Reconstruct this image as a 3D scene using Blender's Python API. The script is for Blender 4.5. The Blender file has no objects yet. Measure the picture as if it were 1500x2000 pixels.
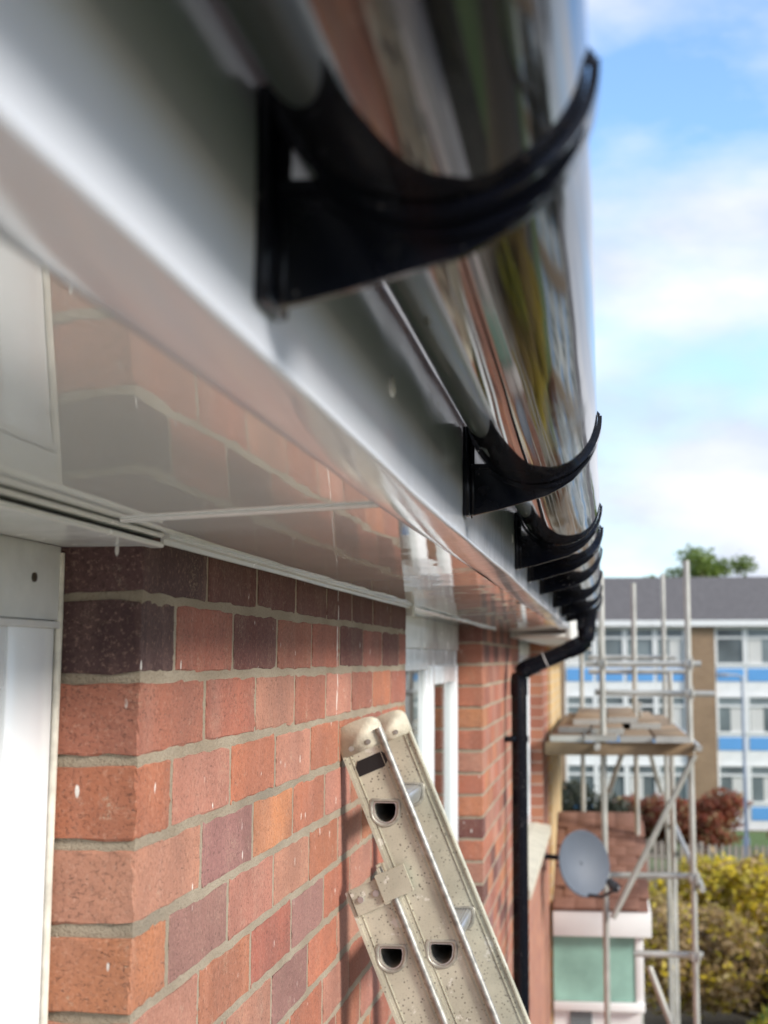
import bpy, bmesh, math, random
from mathutils import Vector, Matrix
R_ = math.radians
random.seed(7)
SC = bpy.context.scene
COL = SC.collection
EYE = 4.9            # camera height above the garden; everything below is laid out relative to the eye and lifted at the end

# ------------------------------------------------------------------ camera
F, PX, PY, VX, VY = 2780., 870., 900., 1178., 1288.      # px of the 1500x2000 photograph
Yc = Vector(((VX-PX)/F, (VY-PY)/F, 1)).normalized()
hy = math.hypot(Yc.y, Yc.z)
Zc = Vector((0, -Yc.z/hy, Yc.y/hy))
Xc = Yc.cross(Zc)
right = Vector((Xc.x, Yc.x, Zc.x)); down = Vector((Xc.y, Yc.y, Zc.y)); fwd = Vector((Xc.z, Yc.z, Zc.z))
cam = bpy.data.cameras.new('camera'); camo = bpy.data.objects.new('camera', cam); COL.objects.link(camo)
m3 = Matrix((right, -down, -fwd)).transposed()
CAMX = .4225
camo.matrix_world = Matrix.Translation((CAMX, 0, EYE)) @ m3.to_4x4()
cam.sensor_fit = 'HORIZONTAL'; cam.sensor_width = 36.
cam.lens = F/1500*36.
cam.shift_x = (750-PX)/1500.; cam.shift_y = -(1000-PY)/1500.
cam.clip_start = .02; cam.clip_end = 2000
cam.dof.use_dof = True; cam.dof.focus_distance = 1.75
cam.dof.aperture_fstop = (cam.lens/1000)/.0068
SC.camera = camo

# ------------------------------------------------------------------ sun, sky, exposure
SUN_EL, SUN_AZ = R_(26), R_(-22)      # azimuth from +X towards +Y
sd = Vector((math.cos(SUN_EL)*math.cos(SUN_AZ), math.cos(SUN_EL)*math.sin(SUN_AZ), math.sin(SUN_EL)))
sl = bpy.data.lights.new('sun', 'SUN'); sl.energy = 2.1; sl.angle = R_(13); sl.color = (1, .95, .87)
so = bpy.data.objects.new('sun', sl); COL.objects.link(so)
so.rotation_euler = (-sd).to_track_quat('-Z', 'Y').to_euler(); so.location = (5, -3, 20)
W = bpy.data.worlds.new('World'); SC.world = W; W.use_nodes = True
nt = W.node_tree; N = nt.nodes; L = nt.links; N.clear()
def nd(tree, t, **k):
    n = tree.nodes.new(t)
    for a, b in k.items(): setattr(n, a, b)
    return n
wo = nd(nt, 'ShaderNodeOutputWorld'); bg = nd(nt, 'ShaderNodeBackground'); bg.inputs[1].default_value = .15
sky = nd(nt, 'ShaderNodeTexSky', sky_type='NISHITA', sun_disc=False)
sky.sun_elevation = SUN_EL; sky.sun_rotation = R_(90) - SUN_AZ
sky.air_density = 1.0; sky.dust_density = .4; sky.ozone_density = 4.
tc = nd(nt, 'ShaderNodeTexCoord'); mp = nd(nt, 'ShaderNodeMapping'); mp.inputs['Scale'].default_value = (1, 1, 2.2)
mp.inputs['Location'].default_value = (.33, .18, .1)
nz = nd(nt, 'ShaderNodeTexNoise'); nz.inputs['Scale'].default_value = 3.1; nz.inputs['Detail'].default_value = 7; nz.inputs['Roughness'].default_value = .52
cr = nd(nt, 'ShaderNodeValToRGB'); cr.color_ramp.elements[0].position = .36; cr.color_ramp.elements[1].position = .56
nz2 = nd(nt, 'ShaderNodeTexNoise'); nz2.inputs['Scale'].default_value = 5.; nz2.inputs['Detail'].default_value = 5
cc = nd(nt, 'ShaderNodeValToRGB')
cc.color_ramp.elements[0].position = .36; cc.color_ramp.elements[0].color = (2.0, 2.3, 2.85, 1)
cc.color_ramp.elements[1].position = .60; cc.color_ramp.elements[1].color = (3.0, 3.1, 3.35, 1)
mx = nd(nt, 'ShaderNodeMixRGB')
for a, b in ((tc.outputs['Generated'], mp.inputs[0]), (mp.outputs[0], nz.inputs['Vector']), (mp.outputs[0], nz2.inputs['Vector']),
             (nz.outputs[0], cr.inputs[0]), (nz2.outputs[0], cc.inputs[0]), (cr.outputs[0], mx.inputs[0]),
             (sky.outputs[0], mx.inputs[1]), (cc.outputs[0], mx.inputs[2]), (mx.outputs[0], bg.inputs[0]), (bg.outputs[0], wo.inputs[0])):
    L.new(a, b)
vs = SC.view_settings; vs.view_transform = 'Standard'; vs.look = 'None'; vs.exposure = 1.2; vs.gamma = 1; vs.use_curve_mapping = False
SC.cycles.max_bounces = 8; SC.cycles.transparent_max_bounces = 12

# ------------------------------------------------------------------ materials
class NT:
    def __init__(s, name):
        s.m = bpy.data.materials.new(name); s.m.use_nodes = True; s.t = s.m.node_tree; s.t.nodes.clear()
        s.out = s.n('ShaderNodeOutputMaterial'); s.b = s.n('ShaderNodeBsdfPrincipled'); s.l(s.b.outputs[0], s.out.inputs[0])
    def n(s, t, **k): return nd(s.t, t, **k)
    def l(s, a, b): s.t.links.new(a, b)
    def set(s, **k):
        for a, v in k.items(): s.b.inputs[a.replace('_', ' ')].default_value = v
    def coord(s, kind='Object', scale=(1, 1, 1), rnd=False):
        if kind == 'World': o = s.n('ShaderNodeNewGeometry').outputs['Position']
        else: o = s.n('ShaderNodeTexCoord').outputs[kind]
        if rnd:
            oi = s.n('ShaderNodeObjectInfo'); mu = s.n('ShaderNodeMath', operation='MULTIPLY'); mu.inputs[1].default_value = 37.
            s.l(oi.outputs['Random'], mu.inputs[0])
            ad = s.n('ShaderNodeVectorMath', operation='ADD'); s.l(o, ad.inputs[0]); s.l(mu.outputs[0], ad.inputs[1]); o = ad.outputs[0]
        m = s.n('ShaderNodeMapping'); m.inputs['Scale'].default_value = scale; s.l(o, m.inputs[0]); return m.outputs[0]
    def noise(s, co, scale, detail=4, rough=.5):
        n = s.n('ShaderNodeTexNoise'); n.inputs['Scale'].default_value = scale; n.inputs['Detail'].default_value = detail; n.inputs['Roughness'].default_value = rough
        s.l(co, n.inputs['Vector']); return n.outputs[0]
    def vor(s, co, scale, out='Distance'):
        n = s.n('ShaderNodeTexVoronoi'); n.inputs['Scale'].default_value = scale; s.l(co, n.inputs['Vector']); return n.outputs[out]
    def ramp(s, v, stops):
        r = s.n('ShaderNodeValToRGB'); e = r.color_ramp.elements
        while len(e) < len(stops): e.new(.5)
        for i, (p, c) in enumerate(stops):
            e[i].position = p; e[i].color = (c, c, c, 1) if not isinstance(c, tuple) else (*c, 1)
        s.l(v, r.inputs[0]); return r.outputs[0]
    def mix(s, f, a, b, mode='MIX'):
        m = s.n('ShaderNodeMixRGB', blend_type=mode)
        for i, v in enumerate((f, a, b)):
            if isinstance(v, (int, float)): m.inputs[i].default_value = v
            elif isinstance(v, tuple): m.inputs[i].default_value = (*v, 1)
            else: s.l(v, m.inputs[i])
        return m.outputs[0]
    def math(s, op, a, b):
        m = s.n('ShaderNodeMath', operation=op)
        for i, v in enumerate((a, b)):
            if isinstance(v, (int, float)): m.inputs[i].default_value = v
            else: s.l(v, m.inputs[i])
        return m.outputs[0]
    def base(s, c): s.l(c, s.b.inputs['Base Color'])
    def rough(s, c): s.l(c, s.b.inputs['Roughness'])
    def bump(s, h, st, dist=.002):
        b = s.n('ShaderNodeBump'); b.inputs['Strength'].default_value = st; b.inputs['Distance'].default_value = dist
        s.l(h, b.inputs['Height']); s.l(b.outputs[0], s.b.inputs['Normal'])

def plain(name, col, rough=.6, metal=0., var=.12, scale=8, bump=0., kind='Object'):
    t = NT(name); co = t.coord(kind)
    n = t.noise(co, scale, 5)
    t.base(t.mix(t.ramp(n, [(.3, 0.), (.7, 1.)]), tuple(c*(1-var) for c in col), tuple(min(1, c*(1+var)) for c in col)))
    t.set(Roughness=rough, Metallic=metal)
    if bump: t.bump(t.noise(co, scale*6, 4), bump, .004)
    return t.m

def brick_mat():
    t = NT('brick'); oi = t.n('ShaderNodeObjectInfo'); col = oi.outputs['Color']
    co = t.coord('Object', rnd=True); wc = t.coord('World')
    big = t.ramp(t.noise(co, 9, 3), [(.33, 0.), (.68, 1.)])
    c = t.mix(t.math('MULTIPLY', big, .55), col, t.mix(.7, col, (.16, .085, .075)))             # fire-flashed patches
    st = t.noise(t.coord('Object', (26, 26, 3.5), True), 1.3, 5)
    c = t.mix(t.ramp(st, [(.5, 0.), (.74, .30)]), c, t.mix(.5, col, (.5, .3, .24)))               # pale vertical streaks
    fine = t.noise(co, 260, 3, .7)
    c = t.mix(t.ramp(fine, [(.32, .7), (.50, 0.)]), c, t.mix(.72, col, (.03, .014, .012)))
    c = t.mix(t.ramp(t.noise(co, 190, 4, .75), [(.54, 0.), (.66, .42)]), c, t.mix(.6, col, (.62, .40, .30)))
    cre = t.noise(t.coord('Object', (85, 85, 210), True), 1.6, 3, .7)
    creased = t.math('MULTIPLY', t.ramp(cre, [(.60, 0.), (.66, 1.)]), t.ramp(t.noise(co, 17, 2), [(.44, 0.), (.54, 1.)]))
    c = t.mix(t.math('MULTIPLY', creased, .55), c, (.05, .022, .018))                             # drag creases
    eff = t.math('MULTIPLY', t.ramp(t.noise(co, 14, 3), [(.56, 0.), (.74, 1.)]), t.ramp(t.noise(co, 330, 4, .8), [(.52, 0.), (.62, 1.)]))
    c = t.mix(t.math('MULTIPLY', eff, .55), c, (.5, .4, .28))                                     # lime bloom
    sp = t.ramp(t.vor(t.coord('Object', (44, 44, 15), True), 1.), [(.075, 1.), (.11, 0.)])
    sp = t.math('MULTIPLY', sp, t.ramp(t.noise(co, 60, 2), [(.5, 0.), (.58, 1.)]))
    c = t.mix(t.math('MULTIPLY', sp, .9), c, (.78, .75, .70))                                     # paint flecks
    c = t.mix(t.ramp(t.noise(wc, 5.5, 5, .6), [(.42, 0.), (.72, .35)]), c, (.10, .05, .04))   # soot across the joints
    sm = t.math('MULTIPLY', t.ramp(t.noise(wc, 24, 5, .7), [(.60, 0.), (.68, 1.)]), t.ramp(t.noise(wc, 300, 3, .8), [(.46, 0.), (.6, 1.)]))
    c = t.mix(t.math('MULTIPLY', sm, .55), c, (.46, .37, .27))                                      # smeared mortar
    sx = t.n('ShaderNodeSeparateXYZ'); t.l(wc, sx.inputs[0])          # a dribble of white paint below the eaves
    wob = t.math('MULTIPLY', t.math('SUBTRACT', t.noise(wc, 14, 2), .5), .03)
    dy = t.math('ABSOLUTE', t.math('SUBTRACT', t.math('ADD', sx.outputs['Y'], wob), 2.268), 0.)
    drip = t.math('MULTIPLY', t.math('LESS_THAN', dy, .0032), t.math('GREATER_THAN', sx.outputs['Z'], 4.82))
    drip = t.math('MULTIPLY', drip, t.ramp(t.noise(t.coord('World', (1, 120, 42)), 1, 3), [(.46, 0.), (.52, .9)]))
    c = t.mix(drip, c, (.74, .72, .68))
    t.base(c); t.set(Roughness=.82)
    h = t.math('ADD', t.math('MULTIPLY', fine, .5), t.math('SUBTRACT', t.noise(co, 60, 5, .65), t.math('MULTIPLY', creased, .5)))
    t.bump(h, .55, .0022)
    return t.m
def mortar_mat():
    t = NT('mortar'); co = t.coord('World')
    a = t.noise(co, 7, 3); g = t.noise(co, 420, 3, .75)
    c = t.mix(t.ramp(a, [(.3, 0.), (.7, 1.)]), (.31, .25, .18), (.44, .37, .28))
    c = t.mix(t.ramp(g, [(.33, .6), (.47, 0.)]), c, (.17, .13, .09))
    c = t.mix(t.ramp(t.noise(co, 3.1, 5), [(.56, 0.), (.7, .7)]), c, (.24, .205, .16))
    t.base(c); t.set(Roughness=.95); t.bump(t.math('ADD', g, t.noise(co, 90, 4)), .9, .004)
    return t.m
def brickwork_mat(name, c1, c2, mort, ax='YZ'):
    """brickwork too far away to tell the bricks apart"""
    t = NT(name); g = t.n('ShaderNodeNewGeometry'); sx = t.n('ShaderNodeSeparateXYZ'); t.l(g.outputs['Position'], sx.inputs[0])
    cb = t.n('ShaderNodeCombineXYZ')
    ad = t.math('ADD', sx.outputs['X'], sx.outputs['Y']); t.l(ad, cb.inputs[0]); t.l(sx.outputs['Z'], cb.inputs[1])
    b = t.n('ShaderNodeTexBrick'); t.l(cb.outputs[0], b.inputs['Vector'])
    b.inputs['Scale'].default_value = 1; b.inputs['Brick Width'].default_value = .225; b.inputs['Row Height'].default_value = .075
    b.inputs['Mortar Size'].default_value = .005; b.inputs['Bias'].default_value = 0
    b.inputs['Color1'].default_value = (*c1, 1); b.inputs['Color2'].default_value = (*c2, 1); b.inputs['Mortar'].default_value = (*mort, 1)
    n = t.noise(t.coord('World'), 1.4, 6)
    t.base(t.mix(t.ramp(n, [(.35, 0.), (.75, .4)]), b.outputs[0], tuple(.55*x for x in c1))); t.set(Roughness=.88)
    t.bump(b.outputs['Fac'], -.4, .004); return t.m
def pvc(name, col, rough=.1, dirt=.0, spec=.5):
    t = NT(name); co = t.coord('World')
    c = t.mix(t.ramp(t.noise(co, 2.3, 4), [(.35, 0.), (.7, 1.)]), tuple(x*.965 for x in col), col)
    g = t.ramp(t.noise(co, 150, 4, .8), [(.66, 0.), (.75, 1.)])
    sc = t.ramp(t.noise(t.coord('World', (40, 260, 40)), 1., 3, .8), [(.68, 0.), (.76, .6)])
    c = t.mix(t.math('MULTIPLY', t.math('ADD', g, sc), dirt), c, (.30, .27, .22))
    t.base(c); t.set(Roughness=rough); t.b.inputs['Specular IOR Level'].default_value = spec
    r = t.ramp(t.noise(co, 11, 5, .7), [(.4, rough*.75), (.75, rough*1.6)]); t.rough(r)
    return t.m
def black_pvc():
    t = NT('black_pvc'); co = t.coord('World')
    v = t.ramp(t.vor(co, 150), [(.10, 1.), (.16, 0.)])
    k = t.math('MULTIPLY', v, t.ramp(t.noise(co, 30, 3), [(.56, 0.), (.64, 1.)]))
    haze = t.ramp(t.noise(t.coord('World', (30, 240, 30)), 1, 4, .7), [(.55, 0.), (.8, .10)])
    c = t.mix(haze, (.004, .005, .009), (.16, .15, .15))
    t.base(t.mix(t.math('MULTIPLY', k, .75), c, (.5, .47, .43)))
    t.rough(t.ramp(t.noise(co, 20, 5, .7), [(.35, .075), (.8, .2)])); t.b.inputs['Specular IOR Level'].default_value = .28
    return t.m
def gutter_mat():
    t = NT('gutter_pvc'); co = t.coord('World', (1, 1, 1))
    v = t.ramp(t.vor(t.coord('World', (150, 55, 150)), 1), [(.08, 1.), (.13, 0.)])
    k = t.math('MULTIPLY', v, t.ramp(t.noise(co, 9, 3), [(.54, 0.), (.62, 1.)]))
    du = t.ramp(t.noise(t.coord('World', (60, 9, 60)), 1, 5, .75), [(.5, 0.), (.85, .16)])
    t.base(t.mix(t.math('MULTIPLY', k, .8), t.mix(du, (.008, .008, .010), (.30, .27, .24)), (.16, .13, .11)))
    t.rough(t.ramp(t.noise(t.coord('World', (14, 3, 14)), 1, 4, .6), [(.35, .03), (.62, .07), (.8, .18)]))
    t.b.inputs['IOR'].default_value = 1.56
    return t.m
def alu_mat():
    t = NT('weathered_aluminium'); co = t.coord('World')
    c = t.mix(t.ramp(t.noise(co, 13, 5), [(.35, 0.), (.68, 1.)]), (.47, .45, .35), (.66, .63, .495))
    sp = t.math('MULTIPLY', t.ramp(t.vor(co, 150), [(.16, 1.), (.28, 0.)]), t.ramp(t.noise(co, 30, 3), [(.36, 0.), (.5, 1.)]))
    c = t.mix(t.math('MULTIPLY', sp, .85), c, (.15, .13, .10))
    c = t.mix(t.ramp(t.noise(co, 420, 3, .8), [(.56, 0.), (.68, .5)]), c, (.22, .20, .17))
    sm = t.math('MULTIPLY', t.ramp(t.noise(co, 27, 5, .7), [(.60, 0.), (.63, 1.)]), .9)
    c = t.mix(sm, c, (.74, .72, .63))
    bl = t.ramp(t.noise(t.coord('World', (60, 60, 26)), 1, 4, .75), [(.67, 0.), (.70, .85)])
    c = t.mix(bl, c, (.06, .055, .05))
    t.base(c); t.set(Metallic=.15); t.rough(t.ramp(t.noise(co, 90, 4), [(.3, .36), (.7, .58)]))
    t.bump(t.noise(co, 300, 3), .18, .001); return t.m
def tile_mat(name, c1, c2):
    t = NT(name); oi = t.n('ShaderNodeObjectInfo'); co = t.coord('World')
    n = t.noise(co, 6, 6, .65)
    t.base(t.mix(t.ramp(n, [(.3, 0.), (.7, 1.)]), c1, c2)); t.set(Roughness=.9); t.bump(t.noise(co, 40, 4), .4, .01); return t.m
def leaf_mat(name, cols, tr=.42):
    t = NT(name); g = t.n('ShaderNodeNewGeometry')
    st = [(i/(max(1, len(cols)-1)), c) for i, c in enumerate(cols)]
    t.base(t.ramp(g.outputs['Random Per Island'], st)); t.set(Roughness=.6)
    t.b.inputs['Transmission Weight'].default_value = 0
    tl = t.n('ShaderNodeBsdfTranslucent'); ms = t.n('ShaderNodeMixShader'); ms.inputs[0].default_value = tr
    t.l(t.ramp(g.outputs['Random Per Island'], st), tl.inputs[0])
    t.l(t.b.outputs[0], ms.inputs[1]); t.l(tl.outputs[0], ms.inputs[2]); t.l(ms.outputs[0], t.out.inputs[0]); return t.m
def glass_mat():
    t = NT('window_glass'); tr = t.n('ShaderNodeBsdfTransparent'); gl = t.n('ShaderNodeBsdfGlossy'); gl.inputs['Roughness'].default_value = .01
    tr.inputs[0].default_value = (.82, .88, .87, 1)
    fr = t.n('ShaderNodeFresnel'); fr.inputs[0].default_value = 1.52; ms = t.n('ShaderNodeMixShader')
    t.l(t.math('MULTIPLY', fr.outputs[0], 1.0), ms.inputs[0]); t.l(tr.outputs[0], ms.inputs[1]); t.l(gl.outputs[0], ms.inputs[2]); t.l(ms.outputs[0], t.out.inputs[0])
    return t.m
def grass_mat(name, a, b):
    t = NT(name); co = t.coord('World'); n = t.noise(co, .5, 6, .6); n2 = t.noise(co, 30, 3, .7)
    t.base(t.mix(t.ramp(n2, [(.3, .5), (.6, 0.)]), t.mix(t.ramp(n, [(.35, 0.), (.65, 1.)]), a, b), tuple(.4*x for x in a)))
    t.set(Roughness=.95); t.bump(n2, .7, .05); return t.m

M = dict(
    brick=brick_mat(), mortar=mortar_mat(),
    brickwork=brickwork_mat('far_brickwork', (.40, .16, .09), (.30, .105, .07), (.42, .36, .30)),
    yellow=brickwork_mat('yellow_brickwork', (.62, .43, .20), (.52, .36, .17), (.5, .45, .36)),
    tan=brickwork_mat('tan_brickwork', (.33, .215, .125), (.27, .17, .10), (.36, .29, .21)),
    soffit=pvc('white_soffit_pvc', (.82, .815, .80), .016, .2, .65), fascia=pvc('white_fascia_pvc', (.77, .80, .88), .12, .10),
    trim=pvc('white_trim_pvc', (.82, .815, .81), .2, .10), frame=pvc('white_window_pvc', (.80, .815, .84), .22, .10),
    oldwhite=plain('old_white_paint', (.66, .65, .61), .5, 0, .12, 12, .2), headboard=plain('grey_white_board', (.70, .70, .695), .45, 0, .07, 30, .15),
    silicone=plain('silicone_bead', (.62, .58, .5), .5, 0, .2, 60), black=black_pvc(), gutter=gutter_mat(), alu=alu_mat(),
    rung=plain('bright_aluminium', (.62, .62, .62), .34, .85, .08, 40), tubealu=plain('worn_aluminium_edge', (.34, .335, .31), .5, .5, .4, 80),
    bore=plain('unlit_bore', (.30, .28, .235), .6, 0, .3, 40),  # duller than the rung, darkened to imitate the unlit inside of the tube
    collar=plain('worn_collar', (.40, .385, .33), .45, .4, .3, 70),
    cap=plain('beige_plastic_cap', (.60, .555, .44), .55, 0, .25, 45, .2), sticker=plain('black_sticker', (.012, .012, .013), .45, 0, .2, 20),
    screw=plain('rusty_screw', (.09, .07, .05), .5, .6, .3, 200), dark=plain('dark_gap', (.012, .012, .012), .8),
    glass=glass_mat(), room=plain('dim_room', (.10, .095, .09), .9), curtain=plain('net_curtain', (.62, .61, .58), .9, 0, .1, 20),
    galv=plain('galvanised_tube', (.46, .45, .41), .45, .45, .2, 6), board=plain('scaffold_board', (.25, .175, .105), .9, 0, .45, 2.2, .3),
    dish=plain('grey_dish', (.095, .112, .14), .6, 0, .06, 6), darkmetal=plain('dark_metal', (.04, .042, .05), .5, .3),
    rooftile=tile_mat('brown_roof_tile', (.15, .085, .065), (.23, .13, .095)), greytile=tile_mat('grey_roof_tile', (.085, .078, .078), (.14, .13, .128)),
    redtile=tile_mat('red_roof_tile', (.18, .085, .06), (.27, .14, .10)),
    verdigris=plain('green_cladding', (.27, .47, .39), .6, 0, .32, 3.2, .3), white=plain('white_render', (.80, .80, .78), .6, 0, .05, 3),
    blue=plain('blue_panel', (.13, .36, .70), .45, 0, .06, 1), stone=plain('stone_sill', (.50, .46, .37), .85, 0, .15, 14, .3),
    farglass=plain('dark_window_glass', (.17, .20, .205), .1, 0, .6, .35, 0, 'World'), fence=plain('grey_fence_timber', (.33, .29, .24), .9, 0, .25, 4, .3),
    bark=plain('bark', (.09, .065, .045), .95, 0, .3, 10, .6), twig=plain('brown_twigs', (.13, .085, .05), .95, 0, .3, 10, .6),
    lamp=plain('grey_lamp_post', (.30, .34, .40), .5, .3, .1, 3),
    lawn=grass_mat('lawn_grass', (.10, .165, .05), (.14, .215, .07)), earth=grass_mat('rough_ground', (.16, .12, .07), (.20, .155, .095)),
    soil=plain('dark_soil', (.035, .034, .022), .95, 0, .4, 2, .5),
    paving=plain('concrete_paving', (.45, .43, .41), .9, 0, .15, 2.5, .3), asphalt=plain('asphalt', (.06, .06, .062), .9, 0, .2, 3, .3),
    yleaf=leaf_mat('yellow_leaf', [(.60, .45, .03), (.74, .58, .05), (.42, .38, .06), (.78, .64, .10)]),
    gleaf=leaf_mat('green_leaf', [(.09, .15, .03), (.15, .23, .04), (.22, .29, .06), (.12, .18, .04)]),
    dleaf=leaf_mat('dark_green_leaf', [(.038, .045, .028), (.06, .068, .042), (.09, .095, .06)]),
    rleaf=leaf_mat('red_leaf', [(.22, .05, .025), (.33, .08, .035), (.16, .045, .025), (.28, .10, .05)]),
    bleaf=leaf_mat('brown_leaf', [(.38, .27, .14), (.46, .33, .17), (.30, .20, .10), (.50, .40, .15)]),
)

# ------------------------------------------------------------------ geometry helpers
def put(name, me, mat, parent=None, loc=(0, 0, 0)):
    if isinstance(mat, str): mat = M[mat]
    o = bpy.data.objects.new(name, me); COL.objects.link(o)
    if not me.materials: me.materials.append(mat)
    o.location = loc; o.parent = parent
    return o
def empty(name, loc=(0, 0, 0), parent=None):
    o = bpy.data.objects.new(name, None); COL.objects.link(o); o.location = loc; o.parent = parent; o.empty_display_size = .1
    return o
def tag(o, label=None, cat=None, group=None, kind=None):
    if label: o['label'] = label
    if cat: o['category'] = cat
    if group: o['group'] = group
    if kind: o['kind'] = kind
    return o
class MB:
    def __init__(s): s.v = []; s.f = []
    def add(s, v, f):
        k = len(s.v); s.v += [tuple(p) for p in v]; s.f += [tuple(i+k for i in q) for q in f]; return s
    def box(s, x0, x1, y0, y1, z0, z1, b=0.):
        if not b:
            v = [(x, y, z) for x in (x0, x1) for y in (y0, y1) for z in (z0, z1)]
            return s.add(v, [(0, 1, 3, 2), (4, 6, 7, 5), (0, 4, 5, 1), (2, 3, 7, 6), (0, 2, 6, 4), (1, 5, 7, 3)])
        bm = bmesh.new(); bmesh.ops.create_cube(bm, size=1)
        for q in bm.verts: q.co = ((x0+x1)/2+q.co.x*(x1-x0), (y0+y1)/2+q.co.y*(y1-y0), (z0+z1)/2+q.co.z*(z1-z0))
        bmesh.ops.bevel(bm, geom=bm.edges[:], offset=b, segments=2, profile=.5, affect='EDGES')
        bm.verts.index_update(); r = s.add([q.co for q in bm.verts], [[q.index for q in p.verts] for p in bm.faces]); bm.free(); return r
    def prism(s, prof, fn, a, b, cap=True):
        """prof: closed list of 2-D points; fn(p, t) -> 3-D"""
        n = len(prof); v = [fn(p, a) for p in prof]+[fn(p, b) for p in prof]
        f = [(i, (i+1) % n, n+(i+1) % n, n+i) for i in range(n)]
        if cap: f += [tuple(range(n-1, -1, -1)), tuple(range(n, 2*n))]
        return s.add(v, f)
    def sheet(s, prof, fn, ts):
        n = len(prof); v = [fn(p, t) for t in ts for p in prof]
        f = [(k*n+i, k*n+i+1, (k+1)*n+i+1, (k+1)*n+i) for k in range(len(ts)-1) for i in range(n-1)]
        return s.add(v, f)
    def tube(s, path, r, n=12, cap=True, rr=None):
        pts = [Vector(p) for p in path]; rings = []
        for i, p in enumerate(pts):
            d = (pts[min(i+1, len(pts)-1)]-pts[max(i-1, 0)]).normalized()
            up = Vector((0, 0, 1)) if abs(d.z) < .9 else Vector((0, 1, 0))
            a = d.cross(up).normalized(); b = a.cross(d)
            q = rr[i] if rr else r
            rings.append([p+a*q*math.cos(2*math.pi*k/n)+b*q*math.sin(2*math.pi*k/n) for k in range(n)])
        v = [q for g in rings for q in g]
        f = [(i*n+k, i*n+(k+1) % n, (i+1)*n+(k+1) % n, (i+1)*n+k) for i in range(len(rings)-1) for k in range(n)]
        if cap: f += [tuple(range(n-1, -1, -1)), tuple((len(rings)-1)*n+k for k in range(n))]
        return s.add(v, f)
    def mesh(s, name, smooth=None):
        me = bpy.data.meshes.new(name); me.from_pydata(s.v, [], s.f); me.update()
        bm = bmesh.new(); bm.from_mesh(me); bmesh.ops.recalc_face_normals(bm, faces=bm.faces[:])
        if smooth:
            for p in bm.faces: p.smooth = True
            for e in bm.edges: e.smooth = not (len(e.link_faces) == 2 and e.calc_face_angle(0) > R_(smooth))
        bm.to_mesh(me); bm.free(); return me
    def build(s, name, mat, parent=None, smooth=None, loc=(0, 0, 0)): return put(name, s.mesh(name, smooth), mat, parent, loc)
def bx(name, mat, parent, *a, b=0.): return MB().box(*a, b=b).build(name, mat, parent, 40 if b else None)

# ------------------------------------------------------------------ the ground (sheet falls away beyond the gardens)
def gz(y):
    return -4.9 if y < 18 else (-4.9-1.25*min(1, (y-18)/34.))
g = MB(); ys = [-120, -40, 0, 10, 18, 22, 26, 30, 35, 40, 46, 52, 60, 100, 200, 600]; xs = [-500, -120, -40, -10, 0, 3, 6, 10, 20, 40, 120, 500]
g.add([(x, y, gz(y)) for y in ys for x in xs], [(j*len(xs)+i, j*len(xs)+i+1, (j+1)*len(xs)+i+1, (j+1)*len(xs)+i) for j in range(len(ys)-1) for i in range(len(xs)-1)])
tag(g.build('ground', 'earth'), kind='structure')
def patch(name, mat, x0, x1, yl, dz):
    m = MB(); m.add([(x, y, gz(y)+dz) for y in yl for x in (x0, x1)], [(2*i, 2*i+1, 2*i+3, 2*i+2) for i in range(len(yl)-1)])
    return tag(m.build(name, mat), kind='structure')
patch('path', 'paving', .03, 2.1, [-12, 0, 10, 16.5], .02)
patch('flower_bed', 'soil', 2.1, 4.4, [-12, 0, 10, 17.5], .016)
patch('lawn', 'lawn', 4.4, 9, [-12, 0, 10, 17.5], .012)
patch('grass_verge', 'lawn', -10, 34, [40.5, 46, 52, 53.4], .02)
patch('road', 'asphalt', -60, 80, [33.5, 35, 37], .008)

# ------------------------------------------------------------------ the house
WALL_TOP = .133
house = tag(empty('brick_house', (0, 0, -4.9)), 'red brick house with glossy white eaves and white window frames', 'house')
HL = Vector((0, 0, 4.9))         # the house root sits on the ground, its parts are laid out relative to the eye
def under(o, root):
    o.parent = root; o.location = Vector(o.location)-root.location
    return o

# bricks -----------------------------------------------------------
PAL = dict(o=(.48, .185, .085), r=(.35, .115, .072), p=(.46, .20, .135), v=(.285, .14, .118), d=(.058, .026, .027), k=(.125, .037, .028), s=(.42, .14, .075), n=(.10, .06, .075))  # d, k: sooty bricks, colour deepened further for the shade below the eaves
def brick_mesh(lx, ly, lz, seed):
    rnd = random.Random(seed); bm = bmesh.new(); bmesh.ops.create_cube(bm, size=1)
    for q in bm.verts: q.co = (q.co.x*lx, q.co.y*ly, q.co.z*lz)
    bmesh.ops.bevel(bm, geom=bm.edges[:], offset=.0016, segments=1, affect='EDGES')
    lng = [e for e in bm.edges if e.calc_length() > .04]
    bmesh.ops.subdivide_edges(bm, edges=lng, cuts=7, use_grid_fill=True)
    for q in bm.verts:
        on_y = abs(q.co.y) > ly/2-.0004; on_x = abs(q.co.x) > lx/2-.0004; on_z = abs(q.co.z) > lz/2-.0004
        q.co += Vector((rnd.gauss(0, .00014 if on_x else .0010), rnd.gauss(0, .00014 if on_y else .0010), rnd.gauss(0, .0010)))
        if abs(abs(q.co.y)-ly/2) < .004 and abs(abs(q.co.z)-lz/2) < .004 and rnd.random() < .5: q.co *= .993
    me = bpy.data.meshes.new('brick'); bm.to_mesh(me); bm.free(); me.materials.append(M['brick'])
    for p in me.polygons: p.use_smooth = False
    return me
BM = {k: [brick_mesh(*d, s) for s in range(8)] for k, d in dict(st=(.1025, .2145, .0650), he=(.215, .1025, .0650)).items()}
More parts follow.
